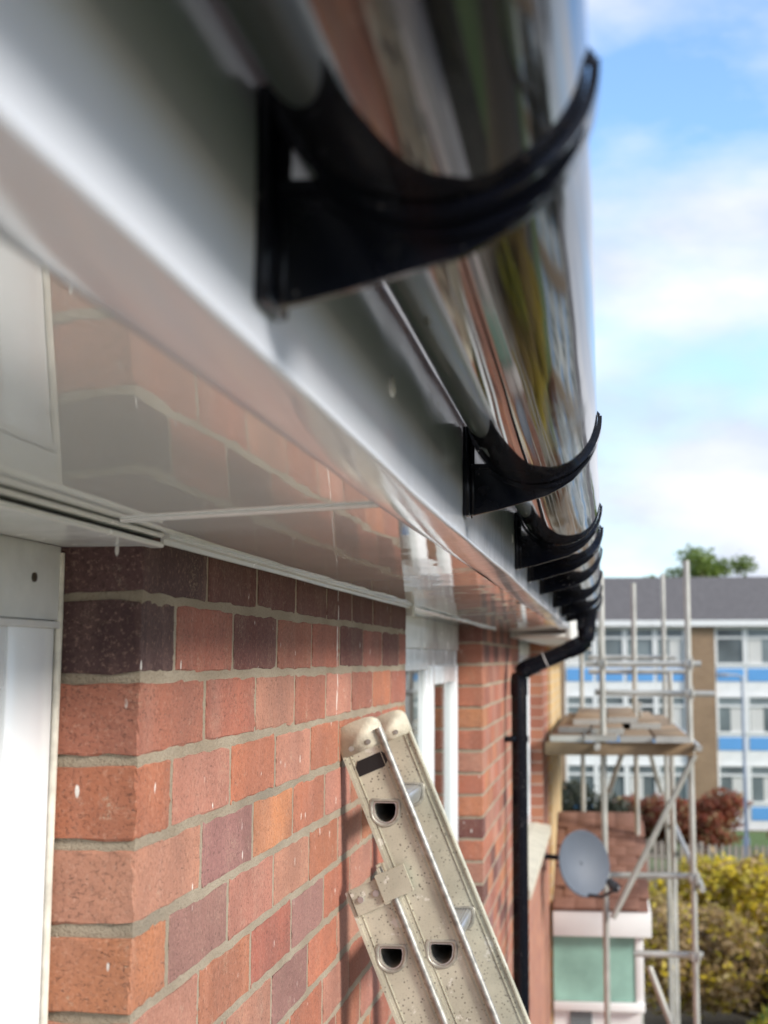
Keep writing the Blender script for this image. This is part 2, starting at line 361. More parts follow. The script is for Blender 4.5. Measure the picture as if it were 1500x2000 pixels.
def brick_pier(name, y0, nstr, ncourse, plan, first_full=True):
    y1 = y0+.225*nstr-.01
    zl = .058-.075*(ncourse-1)-.002
    under(MB().box(-.29, -.0002, y0+.001, y1-.001, -4.9, zl-.001).build(name, 'brickwork'), house)     # lower courses, out of the picture
    wl = MB().box(-.29, -.0007, y0+.004, y1-.004, zl, WALL_TOP).build(name, 'mortar')
    under(wl, house)
    for c in range(ncourse):
        zc = .058-.075*c+.0375
        full = (c % 2 == 0) == first_full
        y = y0; i = 0
        while y < y1-.02:
            head = (not full) and (i == 0 or y1-y < .15)
            me = random.choice(BM['he' if head else 'st'])
            ln = .103 if head else .215
            o = bpy.data.objects.new('brick', me); COL.objects.link(o); o.parent = wl
            o.location = (-(.1075 if head else .05125)+random.uniform(.0000, .0007), y+ln/2+random.uniform(-.001, .001), zc+random.uniform(-.0012, .0012))
            o.rotation_euler = (random.gauss(0, .003), 0, random.gauss(0, .0012)+(math.pi if random.random() < .5 and not (i == 0) else 0))
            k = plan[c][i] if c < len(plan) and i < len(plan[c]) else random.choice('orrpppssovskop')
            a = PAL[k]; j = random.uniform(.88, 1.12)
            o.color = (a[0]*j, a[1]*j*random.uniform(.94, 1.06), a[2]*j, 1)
            y += ln+.0095; i += 1
    return wl
plan1 = ['dkkkkkkk', 'drkrrkrkr', 'rrprprsr', 'spspssrso', 'pvosposs', 'ovppspopp', 'porvspsp', 'srpvspops', 'rposprvn', 'psoprspop']  # top two courses darkest: soot plus eaves shade put into the brick colour
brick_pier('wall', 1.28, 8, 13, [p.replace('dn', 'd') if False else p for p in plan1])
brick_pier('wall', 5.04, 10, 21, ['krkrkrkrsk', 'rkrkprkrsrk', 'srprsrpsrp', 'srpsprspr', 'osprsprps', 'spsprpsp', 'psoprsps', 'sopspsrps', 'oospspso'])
# remaining walls of the house, brickwork too oblique to pick apart
def wallpart(*a, mat='brickwork'): return under(MB().box(*a).build('wall', mat), house)
SILL = -1.10
wallpart(-.30, -.002, -.9, 1.276, -4.9, SILL-.08)
wallpart(-.30, -.002, -2.6, -.9, -4.9, WALL_TOP)
wallpart(-.30, -.002, 3.076, 5.036, -4.9, SILL-.08)
wallpart(-.30, -.002, 7.286, 10.0, -4.9, SILL-.08)
wallpart(-.30, -.002, 10.0, 11.0, -4.9, WALL_TOP)
wallpart(-7.5, -7.2, -2.6, 11.0, -4.9, WALL_TOP)
wallpart(-7.2, -.302, -2.6, -2.3, -4.9, WALL_TOP)
wallpart(-7.2, -.302, 10.7, 11.0, -4.9, WALL_TOP)
# dim rooms behind the windows
under(MB().box(-2.6, -2.55, -2.3, 10.7, -2.2, .125).build('room_wall', 'room'), house)
under(MB().box(-2.55, -.302, -2.3, 10.7, -2.2, -2.15).build('room_floor', 'room'), house)
under(MB().box(-2.55, -.302, -2.3, 10.7, .1255, .13).build('room_ceiling', 'room'), house)

# windows ----------------------------------------------------------
def window(y0, y1, xf, ztop, zb, lights, jambw=.055, curtain=True):
    """lights: list of (ya, yb, opens) between y0 and y1"""
    w = under(MB().box(xf-.065, xf, y0, y0+jambw, zb, ztop, b=.004).box(xf-.065, xf, y1-jambw, y1, zb, ztop, b=.004)
              .box(xf-.064, xf-.001, y0+jambw, y1-jambw, ztop-.06, ztop, b=.004).box(xf-.064, xf-.001, y0+jambw, y1-jambw, zb, zb+.06, b=.004)
              .build('window', 'frame', None, 40), house)
    for i, (a, b, op) in enumerate(lights):
        if i: 
            MB().box(xf-.063, xf-.002, lights[i-1][1], a, zb+.06, ztop-.06, b=.004).build('mullion', 'frame', w, 40)
        pa, pb, pz0, pz1 = a, b, zb+.06, ztop-.06
        if op:
            e = .058
            s = MB().box(xf-.045, xf+.009, a-.012, a+e, pz0-.012, pz1+.012, b=.006).box(xf-.045, xf+.009, b-e, b+.012, pz0-.012, pz1+.012, b=.006)
            s.box(xf-.044, xf+.008, a+e, b-e, pz1+.012-e, pz1+.012, b=.006).box(xf-.044, xf+.008, a+e, b-e, pz0-.012, pz0-.012+e, b=.006)
            s.build('sash', 'frame', w, 40); pa, pb, pz0, pz1 = a+e, b-e, pz0-.012+e, pz1+.012-e
        MB().box(xf-.018, xf-.012, pa-.004, pb+.004, pz0-.004, pz1+.004).build('pane', 'glass', w)
        if curtain:
            ts = [pb-.02-.30*k/24 for k in range(25)]
            MB().sheet([(-1, pz0-.1), (0, pz1+.05)], lambda p, t: (xf-.13+.018*math.sin(t*62), t, p[1]), ts).build('curtain', 'curtain', w, 60)
    return w
w1 = window(-.89, 1.272, -.078, .034, SILL, [(-.79, .30, False), (.36, 1.168, False)], .104)
under(MB().tube([(-.078, 1.2765, SILL), (-.0772, 1.2768, -.6), (-.0784, 1.2762, -.2), (-.0776, 1.2766, .03), (-.078, 1.2766, .098)], .0045, 8).build('sealant_bead', 'silicone', None, 60), house)
# head board above the near window, with its screw
hb = under(MB().box(-.14, -.0765, -.89, 1.2755, .0355, .1038, b=.0015).build('head_board', 'headboard', None, 40), house)
MB().tube([(-.0766, 1.212, .0720), (-.0745, 1.212, .0720)], .0042, 12).build('screw', 'screw', hb)
bxo = under(MB().box(-.10, -.074, -.89, 1.273, .028, .0345, b=.001).build('frame_ledge', 'trim', None, 40), house)
w2 = window(3.082, 5.028, -.088, .030, SILL, [(3.14, 3.52, False), (3.58, 4.16, False), (4.22, 4.965, True)], .055, False)
under(MB().box(-.13, -.083, 3.08, 5.03, .0305, .118, b=.002).build('head_board', 'trim', None, 40), house)
w3 = window(7.29, 9.995, -.088, .030, SILL, [(7.35, 8.30, True), (8.36, 9.93, False)])
under(MB().box(-.13, -.083, 7.29, 9.995, .0305, .118, b=.002).build('head_board', 'oldwhite', None, 40), house)
for a, b in ((-.93, 1.30), (3.05, 5.06), (7.25, 10.04)):
    under(MB().prism([(-.26, SILL-.075), (.05, SILL-.075), (.05, SILL-.03), (-.05, SILL-.002), (-.26, SILL-.002)], lambda p, t: (p[0], t, p[1]), a, b).build('sill', 'stone'), house)

# soffit, nose and fascia -------------------------------------------
EY = 6.55
def wave(x, y):
    a = .00005+.00009*max(0., min(1., (y-1.1)/1.2))
    return a*math.sin(y*19+x*9+.6)+a*.35*math.sin(y*37-x*33+1.7)+.00001*math.sin(y*83+x*37)+.0007*math.sin(y*2.3)
def soffit_z(x): return .1176+.0119*x/.2375
def lin(a, b, n): return [a+(b-a)*i/n for i in range(n+1)]
def soffit_board(y0, y1, x0=-.0):
    prof = [(x, soffit_z(x)) for x in lin(x0, .2375, 26)]
    m = MB(); m.sheet(prof, lambda p, t: (p[0], t, p[1]+wave(p[0], t)), lin(y0, y1, int((y1-y0)/.012)))
    n0 = len(m.v)
    m.sheet([(x0, .136), (.2375, .150)], lambda p, t: (p[0], t, p[1]), [y0, y1])
    m.sheet([(x0, soffit_z(x0)), (x0, .136)], lambda p, t: (p[0], t, p[1]), [y0, y1])
    for e in (y0, y1): m.sheet([(x0, soffit_z(x0)), (.2375, soffit_z(.2375))], lambda p, t: (p[0], e, p[1]+t), [0, .018])
    return under(m.build('soffit', 'soffit', None, 30), house)
soffit_board(-1.6, 1.1705)
soffit_board(1.1795, 3.905)
soffit_board(3.913, EY)
# boards closing the recesses over the far windows
under(MB().box(-.084, -.001, 3.083, 5.03, .1182, .130, b=.001).build('soffit', 'soffit', None, 40), house)
# joint trim across the soffit
jt = MB(); 
jt.prism([(1.1665, .0), (1.1665, -.0016), (1.1690, -.0030), (1.1725, -.0030), (1.1738, -.0014), (1.1762, -.0014), (1.1775, -.0030), (1.181, -.0030), (1.1835, -.0016), (1.1835, 0)],
         lambda p, t: (t, p[0], soffit_z(t)+p[1]+.0005), .016, .237)
under(jt.build('joint_trim', 'trim', None, 50), house)
# fascia with its curved bottom nose
FX = .2755
def fas_profile():
    p = [(.2378, .1300), (.2380, .1288), (.2400, .1284), (.246, .1286), (.253, .1291), (.260, .1299), (.266, .1308)]
    for k in range(0, 9):
        a = -math.pi/2+.14+k*(math.pi/2-.14)/8
        p.append((FX-.0038+.0038*math.cos(a), .1353+.0038*math.sin(a)))
    for z in lin(.140, .305, 12): p.append((FX+.0005*math.sin((z-.14)*40), z))
    return p
def fascia_board(y0, y1):
    m = MB()
    def fn(p, t):
        k = max(0, min(1, (.34-p[1])/.2))
        dz = .0016*math.sin(t*2.9+.9)*k+.0005*math.sin(t*9)*k
        dx = .0007*math.sin(t*3.7)+.00018*math.sin(t*23+p[1]*30)
        return (p[0]+dx, t, p[1]+dz+.7*wave(p[0], t))
    m.sheet(fas_profile(), fn, lin(y0, y1, int((y1-y0)/.02)))
    m.sheet([(FX-.018, .14), (FX-.018, .305), (FX, .305)], lambda p, t: (p[0], t, p[1]), [y0, y1])
    return under(m.build('fascia', 'fascia', None, 50), house)
fa = fascia_board(-1.6, 4.675); fb = fascia_board(4.687, EY)
fj = MB(); fj.prism([(FX+.001, .1315), (FX+.004, .1315), (FX+.004, .30), (FX+.001, .30)], lambda p, t: (p[0], t, p[1]), 4.66, 4.70)
fj.build('joint_trim', 'trim', fa, None, (0, 0, 0))
for y, z in ((.988, .193), (2.345, .198), (1.92, .28), (.36, .28), (3.1, .28), (3.95, .198), (5.5, .198)):
    n = MB(); n.tube([(FX-.002, y, z), (FX+.0012, y, z), (FX+.0026, y, z)], .0078, 14, True, [.0078, .0078, .0055])
    n.build('nail_head', 'trim', fa, 50)
# trim strip where the soffit meets the brickwork
def strip(name, prof, y0, y1, mat='trim', wob=0, n=40):
    m = MB(); ts = lin(y0, y1, n)
    k = len(prof)
    v = [(p[0]+wob*.6*math.sin(t*7.1), t, p[1]+wob*math.sin(t*4.3+1)+wob*.5*math.sin(t*11)) for t in ts for p in prof]
    f = [(j*k+i, j*k+(i+1) % k, (j+1)*k+(i+1) % k, (j+1)*k+i) for j in range(len(ts)-1) for i in range(k)]
    f += [tuple(range(k-1, -1, -1)), tuple((len(ts)-1)*k+i for i in range(k))]
    return under(m.add(v, f).build(name, mat, None, 40), house)
strip('edge_trim', [(.0016, .1178), (.0016, .1095), (.0035, .1090), (.0050, .1098), (.0052, .1138), (.0105, .1150), (.0105, .1178)], 1.327, 3.10, 'trim', .0004)
strip('edge_trim', [(-.004, .1178), (-.004, .1122), (.004, .1112), (.0085, .1135), (.0085, .1178)], 3.13, 5.6, 'trim', .0012)
under(MB().box(-.006, .012, 3.082, 3.125, .094, .1170, b=.001).build('trim_end', 'oldwhite', None, 40), house)
# cover board over the near window: flat plate with two rounded lips and a dark slot between them
def lip(z0, z1, x0, x1, y1, name):
    r = (z1-z0)/2; zc = (z0+z1)/2
    prof = [(x0, z0), (x1-r, z0)]+[(x1-r+r*math.cos(a), zc+r*math.sin(a)) for a in lin(-math.pi/2, math.pi/2, 8)]+[(x1-r, z1), (x0, z1)]
    m = MB(); m.prism(prof, lambda p, t: (p[0], t, p[1]), -1.5, y1-.006, cap=True)
    sh = [(x0+(p[0]-x0)*.72, p[1]*.7+zc*.3) for p in prof]
    m.add([(p[0], y1-.006, p[1]) for p in prof]+[(p[0], y1, p[1]) for p in sh], [(i, (i+1) % len(prof), len(prof)+(i+1) % len(prof), len(prof)+i) for i in range(len(prof))]+[tuple(range(len(prof), 2*len(prof)))])
    return under(m.build(name, 'trim', None, 40), house)
lip(.1040, .1092, -.0765, .0130, 1.308, 'cover_board')
lip(.1128, .1174, .0040, .0150, 1.300, 'cover_lip')
under(MB().box(-.0760, .0048, -1.5, 1.296, .1093, .1126).build('slot_backing', 'dark'), house)
# older painted eaves beyond the new run
oe = MB(); oe.box(.0, .255, EY+.01, 11.0, .100, .118, b=.003); oe.box(.255, .278, EY+.01, 11.0, .095, .29, b=.003)
under(oe.build('old_eaves', 'oldwhite', None, 40), house)

# roof --------------------------------------------------------------
pitch = R_(30)
rf = MB(); ca, sa = math.cos(pitch), math.sin(pitch)
def rp(s, off, y): return (.325-s*ca+off*sa, y, .318+s*sa+off*ca)
rf.prism([(0., 0), (4.75, 0), (4.75, .03), (0., .03)], lambda p, t: rp(p[0], p[1]-.03, t), -2.8, 11.0)
rf.prism([(0., 0), (4.75, 0), (4.75, .03), (0., .03)], lambda p, t: (-7.6-rp(p[0], p[1]-.03, t)[0], t, rp(p[0], p[1]-.03, t)[2]), -2.8, 11.0)
rfo = under(rf.build('roof', 'rooftile'), house)
tm = MB(); prof = [(0, 0), (.05, .022), (.10, .026), (.15, .022), (.20, 0), (.30, 0), (.30, .012), (.20, .012), (.15, .034), (.10, .038), (.05, .034), (0, .012)]
tm.prism(prof, lambda p, t: rp(t, p[1]+.004+.012*(1-t/.40), p[0]), -.02, .40)
tme = tm.mesh('tile'); tme.materials.append(M['rooftile'])
for r in range(3):
    for k in range(34):
        o = bpy.data.objects.new('tile', tme); COL.objects.link(o); o.parent = rfo
        s = r*.335; o.location = (-s*ca, -2.8+k*.302, s*sa+.0005)
# ------------------------------------------------------------------ gutter
KS = 1.2; BZ = .1512; GR = .056*KS; GCX = FX+.0645*KS; GCZ = BZ+.089*KS
gut = tag(empty('gutter', (FX, 2.4, BZ)), 'glossy black half-round plastic gutter held under the roof edge by black brackets', 'gutter')
gm = MB(); prof = []
for k in range(41):
    a = math.pi+k*math.pi/40; prof.append((GR*math.cos(a), GR*math.sin(a)))
prof += [(GR, .002), (GR-.0012, .0035), (GR-.0045, .003), (GR-.005, .0005)]
for k in range(40, -1, -1):
    a = math.pi+k*math.pi/40; prof.append(((GR-.0022)*math.cos(a), (GR-.0022)*math.sin(a)))
prof += [(-GR+.003, .006), (-GR-.001, .006)]
n = len(prof); ts = lin(-1.6, 6.42, 330)
v = []
for t in ts:
    for i, p in enumerate(prof):
        w = 1+.0022*math.sin(t*6.1+p[0]*14)+.0011*math.sin(t*17.+p[0]*41+2)+.0005*math.sin(t*37+p[0]*60)
        v.append((GCX+p[0]*w+.0003*math.sin(t*9), t, GCZ+p[1]*w+.0007*math.sin(t*3.3)))
f = [(j*n+i, j*n+(i+1) % n, (j+1)*n+(i+1) % n, (j+1)*n+i) for j in range(len(ts)-1) for i in range(n)]
f += [tuple(range(n-1, -1, -1)), tuple((len(ts)-1)*n+i for i in range(n))]
under(MB().add(v, f).build('channel', 'gutter', None, 60), gut)
def arc(cx, cz, r, a0, a1, n): return [(cx+r*math.cos(a), cz+r*math.sin(a)) for a in lin(a0, a1, n)]
cx, cz = .0645, .089; GR = .056
a_back, a_front = R_(180+8), R_(360-2)
def bracket_meshes(bw=.042, thick=.0042):
    # web: flat gusset under the gutter
    top = [(.0258, .0462)]+arc(cx, cz, GR+thick*.5, R_(180+50), R_(360-22), 22)
    bot = [(.119, .066), (.1135, .0535), (.1065, .0415), (.098, .0325), (.0885, .0262), (.075, .0190), (.060, .0148), (.030, .0065), (.004, .0008)]
    web = MB(); web.prism([(.004, .0462)]+top+bot, lambda p, t: (p[0], t, p[1]), -.0022, .0022)
    rim = MB()    # stiffening rib along the top edge of the web
    rim.prism([(.004, .0478), (.0262, .0478), (.0266, .0440), (.004, .0440)], lambda p, t: (p[0], t, p[1]), -.0075, .0075)
    web.add(rim.v, rim.f)
    pts = arc(cx, cz, GR+thick+.0006, R_(180+50), R_(360-24), 26); pts2 = [(cx+r*math.cos(a), cz+r*math.sin(a)) for r, a in [(GR+thick+.0007+.0036*min(1, (26-i)/9.), x) for i, x in enumerate(lin(R_(180+50), R_(360-24), 26))]]
    web.prism(pts+pts2[::-1], lambda p, t: (p[0], t, p[1]), -.0065, .0065)
    plate = MB(); plate.box(0.0003, .0062, -.017, .017, 0, .081, b=.0016); plate.box(.006, .0095, -.0045, .0045, .002, .079, b=.001)
    plate.box(.0055, .0185, -.012, .012, .0735, .0815, b=.0015)
    plate.tube([(.006, .0, .062), (.0082, 0, .062)], .0045, 12)
    cr = MB()
    n = 44; o = []; 
    aa = lin(R_(180+6), R_(360+1), n)
    def wd(k):      # the cradle narrows to a tongue at its front end
        s = k/n; return bw/2*(1 if s < .72 else 1-.74*((s-.72)/.28)**.9)
    v = []
    for k, a in enumerate(aa):
        lift = .0009*(1-abs(1-2*k/n))
        for r, y in ((GR+.0003, -wd(k)), (GR+.0003, wd(k)), (GR+thick, wd(k)), (GR+thick, -wd(k))):
            v.append((cx+r*math.cos(a), y, cz+r*math.sin(a)))
    f = [(j*4+i, j*4+(i+1) % 4, (j+1)*4+(i+1) % 4, (j+1)*4+i) for j in range(n) for i in range(4)]+[(3, 2, 1, 0), (4*n, 4*n+1, 4*n+2, 4*n+3)]
    cr.add(v, f)
    # raised lip along both edges of the cradle and the clip at the tip
    cr.prism([(GR+.0660, .0895), (GR+.0672, .0915), (GR+.0640, .0955), (GR+.0615, .0945)], lambda p, t: (p[0], t, p[1]), -.0048, .0048)
    return plate.mesh('back_plate', 40), web.mesh('bracket', 40), cr.mesh('cradle', 40)
bmeshes = bracket_meshes(); umesh = bracket_meshes(.075, .0058)
for me in bmeshes+umesh:
    me.materials.append(M['black']); me.transform(Matrix.Scale(KS, 4))
GR *= KS
def bracket(y, meshes, name='bracket'):
    w = bpy.data.objects.new(name, meshes[1]); COL.objects.link(w); w.parent = gut; w.location = (0, y-2.4, random.uniform(-.0008, .0008))
    for nm, me in (('back_plate', meshes[0]), ('cradle', meshes[2])):
        o = bpy.data.objects.new(nm, me); COL.objects.link(o); o.parent = w
for y in (-.32, .60, 1.526, 2.426, 3.378, 4.266, 5.12, 5.90): bracket(y, bmeshes)
bracket(2.838, umesh, 'union_bracket')
# stop end and outlet
so_ = MB(); so_.prism(arc(GCX, GCZ, GR+.0035, math.pi, 2*math.pi, 28), lambda p, t: (p[0], t, p[1]), 6.385, 6.43); under(so_.build('stop_end', 'black', None, 40), gut)
ou = MB(); ou.prism(arc(GCX, GCZ, GR+.0045, math.pi, 2*math.pi, 28), lambda p, t: (p[0], t, p[1]), 6.06, 6.30)
ou.tube([(GCX, 6.18, GCZ-.05), (GCX, 6.18, GCZ-.075), (GCX, 6.18, GCZ-.10), (GCX, 6.18, GCZ-.135)], .04, 20, True, [.052, .046, .041, .041])
under(ou.build('outlet', 'black', None, 40), gut)

# ------------------------------------------------------------------ downpipe
DY = 6.18; DX = .062
dp = tag(empty('downpipe', (DX, DY, -4.9)), 'round black plastic downpipe with swan-neck offset fixed to the brick wall', 'downpipe')
zt = GCZ-.10
e1 = Vector((GCX, DY, zt-.085)); e2 = Vector((DX, DY, e1.z-.125)); dd = (e2-e1).normalized()
def bend(a, c, b, r=.045, n=6):
    a, b, c = Vector(a), Vector(b), Vector(c); d1 = (a-c).normalized(); d2 = (b-c).normalized()
    return [(c+d1*r*(1-t)**2+d2*r*t*t) for t in lin(0, 1, n)]
under(MB().tube([(GCX, DY, zt)]+bend((GCX, DY, zt), e1, e2)+[e1+dd*.085], .0375, 20).build('bend', 'black', None, 50), dp)
under(MB().tube([e1+dd*.05, e2-dd*.05], .034, 20).build('offset_pipe', 'black', None, 50), dp)
under(MB().tube([e1+dd*.190, e1+dd*.194], .0352, 20).build('joint_ring', 'trim', None, 50), dp)
under(MB().tube([e2-dd*.085]+bend(e1, e2, e2-Vector((0, 0, 1)))+[e2-Vector((0, 0, .10))], .0375, 20).build('bend', 'black', None, 50), dp)
under(MB().tube([e2-Vector((0, 0, .06)), (DX, DY, -4.7)], .034, 20).build('pipe', 'black', None, 50), dp)
under(MB().tube([(DX, DY, -4.72), (DX, DY, -4.86), (DX+.06, DY, -4.9)], .036, 16).build('shoe', 'black', None, 50), dp)
for z in (-.335, -1.9, -3.5):
    c = MB(); c.tube([(DX, DY, z-.013), (DX, DY, z+.013)], .0395, 20); c.box(.0005, DX-.02, DY-.012, DY+.012, z-.011, z+.011, b=.002)
    c.box(.0005, .006, DY-.062, DY+.062, z-.012, z+.012, b=.002); c.box(.006, .05, DY-.05, DY-.04, z-.012, z+.012, b=.002)
    under(c.build('pipe_clip', 'black', None, 40), dp)

# ------------------------------------------------------------------ ladder
ld_y0, ld_y1 = 2.30, 2.628; th = math.atan2(.094, .223)
U = Vector((math.sin(th), 0, -math.cos(th))); Nn = Vector((math.cos(th), 0, math.sin(th)))
D1 = Vector((.0731, 0, -.2407)); SP = .2335
def lp(o, s, t, y): p = o+U*s+Nn*t; return (p.x, y, p.z)
ladder = tag(empty('ladder', (1.9, 2.45, -4.9)), 'weathered aluminium extension ladder leaning against the brick wall', 'ladder')
TL, TR = -.0272, .0405
rot = th
def dshape(k, n=32):
    """D outline with its flat side level: width .0375, turned to the ladder frame (s down, t out)"""
    pts = []
    w, h = .0188*k, .0155*k; r = .0045
    raw = []
    for a in lin(R_(0), R_(180), 15): raw.append((w*math.cos(a), h*.05-h*1.2*math.sin(a)))      # curved underside
    raw += [(-w*1.04, h*.45), (-w*.99, h*.86), (-w*.84, h)]
    raw += [(x, h) for x in lin(-w*.5, w*.5, 3)]
    raw += [(w*.84, h), (w*.99, h*.86), (w*1.04, h*.45)]
    for x, z in raw:
        v = Vector((x, 0, z)); pts.append((v.dot(U), v.dot(Nn)))
    return pts
def ring_rect(n_pts, pts, s0, s1, t0, t1):
    """push outline points radially on to the rectangle round them"""
    out = []
    for s, t in pts:
        k = 1e9
        if s > 1e-9: k = min(k, s1/s)
        if s < -1e-9: k = min(k, s0/s)
        if t > 1e-9: k = min(k, t1/t)
        if t < -1e-9: k = min(k, t0/t)
        out.append((s*k, t*k))
    return out
def stile(o, s_top, n, yface, yb, out, tube=True):
    """C-section stile; yface = plate the D sockets are in, yb = tips of its flanges; out = side of the sockets' swaged collars"""
    m = MB(); hole = dshape(1.0); N_ = len(hole)
    for k in range(n):
        sc = k*SP; h = SP/2
        rect = ring_rect(N_, hole, -h, h, TL, TR)
        th_ = .0022*(-out)
        for y in (yface, yface+th_):
            m.add([lp(o, sc+p[0], p[1], y) for p in hole]+[lp(o, sc+p[0], p[1], y) for p in rect], [(i, (i+1) % N_, N_+(i+1) % N_, N_+i) for i in range(N_)])
            for cs, ct in ((-h, TL), (-h, TR), (h, TL), (h, TR)):   # corner triangles that the radial push leaves open
                best = None
                for i in range(N_):
                    a, b = rect[i], rect[(i+1) % N_]
                    on_s = abs(a[0]-cs) < 1e-6 or abs(b[0]-cs) < 1e-6; on_t = abs(a[1]-ct) < 1e-6 or abs(b[1]-ct) < 1e-6
                    if on_s and on_t: best = (a, b)
                if best: m.add([lp(o, sc+best[0][0], best[0][1], y), lp(o, sc+cs, ct, y), lp(o, sc+best[1][0], best[1][1], y)], [(0, 1, 2)])
    smin, smax = s_top, (n-.5)*SP
    for y in (yface, yface+.0022*(-out)): m.add([lp(o, smin, TL, y), lp(o, smin, TR, y), lp(o, -SP/2, TR, y), lp(o, -SP/2, TL, y)], [(0, 1, 2, 3)])
    lo, hi = sorted((yface+.003*out, yb))
    for a, b in ((TL-.0035, TL+.0015), (TR-.0015, TR+.0015)):
        m.prism([(a, lo), (b, lo), (b, hi), (a, hi)], lambda p, t: lp(o, t, p[0], p[1]), smin, smax)
    yy = yface+.0015*out
    for a, b in ((TL+.0016, TL+.0062), (TL+.0085, TL+.0096), (TR-.0115, TR-.0105)):       # extruded ribs
        m.prism([(a, yy), (b, yy), (b, yface-.0005*out), (a, yface-.0005*out)], lambda p, t: lp(o, t, p[0], p[1]), smin, smax)
    r = m.build('stile', 'alu', None, 45); under(r, ladder)
    e = MB()
    if tube: e.tube([lp(o, smin+.004, TR+.0005, yface+.0032*out), lp(o, smax, TR+.0005, yface+.0032*out)], .0056, 12)
    if tube: e.build('edge_tube', 'tubealu', r, 60)
    for k in range(n):
        c = MB()
        d1, d2, d3, d4 = dshape(1.0), dshape(1.12), dshape(1.26), dshape(1.36)
        sc = k*SP
        for A, B, ya, yb_ in ((d1, d2, .0, .0022), (d2, d3, .0022, .0022), (d3, d4, .0022, .0)):
            c.add([lp(o, sc+p[0], p[1], yface+ya*out) for p in A]+[lp(o, sc+p[0], p[1], yface+yb_*out) for p in B], [(i, (i+1) % N_, N_+(i+1) % N_, N_+i) for i in range(N_)])
        c.build('rung_collar', 'collar', r, 60)
    return r
def rung(o, k, ya, yb):
    m = MB(); A, B = dshape(.985), dshape(.90); N_ = len(A); sc = k*SP
    m.prism(A, lambda p, t: lp(o, sc+p[0], p[1], t), ya, yb, cap=False)
    inner = MB(); inner.prism(B, lambda p, t: lp(o, sc+p[0], p[1], t), ya, yb, cap=False)
    inner.add([lp(o, sc+p[0], p[1], yb-.01) for p in B], [tuple(range(len(B)))])
    for y in (ya, yb): m.add([lp(o, sc+p[0], p[1], y) for p in A]+[lp(o, sc+p[0], p[1], y) for p in B], [(i, (i+1) % N_, N_+(i+1) % N_, N_+i) for i in range(N_)])
    # ribbed tread
    for x in lin(-.012, .012, 5):
        v = Vector((x, 0, .0158)); s0, t0 = v.dot(U), v.dot(Nn)
        m.tube([lp(o, sc+s0, t0, ya+.03), lp(o, sc+s0, t0, yb-.002)], .0012, 6)
    r = under(m.build('rung', 'rung', None, 50), ladder)
    inner.build('bore', 'bore', r, 50)
    return r
def cap_(o, s0, y0, y1):
    out = [(s0+.034, TL-.004), (s0+.034, TR+.003), (s0-.001, TR+.003), (s0-.010, TR-.003), (s0-.0135, TR-.012), (s0-.015, .006), (s0-.0135, TL+.012), (s0-.010, TL+.004), (s0-.001, TL-.004)]
    m = MB(); m.prism(out, lambda p, t: lp(o, p[0], p[1], t), y0, y1)
    bm = bmesh.new(); me = m.mesh('t'); bm.from_mesh(me)
    bmesh.ops.bevel(bm, geom=bm.edges[:], offset=.0018, segments=2, affect='EDGES'); bm.to_mesh(me); bm.free()
    for p in me.polygons: p.use_smooth = True
    c = put('end_cap', me, 'cap'); under(c, ladder)
    for t in (-.012, .018):
        MB().tube([lp(o, s0+.024, t, y0-.0015), lp(o, s0+.024, t, y0+.002)], .0042, 12).build('rivet', 'tubealu', c, 50, -Vector((0, 0, 0)))
    return c
O1 = D1; ST1 = -.130
O2 = D1+U*(.9746*0)+Vector((0, 0, 0))
O2 = Vector((.0845, 0, -.464))
ST2 = -.118
for o, st, n in ((O1, ST1, 12), (O2, ST2, 19)):
    stile(o, st, n, ld_y0, ld_y0+.022, -1)
    stile(o, st, n, ld_y1-.018, ld_y1+.004, -1, False)
    for k in range(n): rung(o, k, ld_y0-.0005, ld_y1-.0165)
for y in (ld_y0-.0045, ld_y1-.0225):
    c = cap_(O1, ST1-.006, y, y+.030)
sk = [(-.086, -.017), (-.094, -.011), (-.094, .031), (-.088, .036), (-.078, .036), (-.070, .027), (-.070, -.017)]
MB().prism(sk, lambda p, t: lp(O1, p[0]+.004, p[1]*1.0, t), ld_y0-.0012, ld_y0-.0006).build('sticker', 'sticker', None); 
under(bpy.data.objects['sticker'], ladder)
# guide bracket at the head of the wall-side section
gb = MB(); gb.prism([(ST2-.002, TL+.004), (ST2-.002, TR-.001), (ST2+.040, TR-.001), (ST2+.040, TL+.004)], lambda p, t: lp(O2, p[0], p[1], t), ld_y0-.0062, ld_y0-.0032)
gb.prism([(ST2-.008, TR-.016), (ST2-.008, TR+.034), (ST2+.036, TR+.034), (ST2+.036, TR-.016)], lambda p, t: lp(O2, p[0], p[1], t), ld_y0-.0118, ld_y0-.0064)
gb.prism([(ST2-.016, TR-.010), (ST2-.016, TR-.006), (ST2+.036, TR-.006), (ST2+.036, TR-.010)], lambda p, t: lp(O2, p[0], p[1], t), ld_y0-.006, ld_y0+.02)
gbo = under(gb.build('guide_bracket', 'alu', None, 40), ladder)
for t in (-.010, .016): 
    MB().tube([lp(O2, ST2+.018, t, ld_y0-.009), lp(O2, ST2+.018, t, ld_y0-.0060)], .005, 12).build('rivet', 'rung', gbo, 50)
for o in [q for q in bpy.data.objects if q.name.startswith('rivet') or q.name.startswith('edge_tube') or q.name.startswith('rung_collar')]:
    o.location = (0, 0, 0)

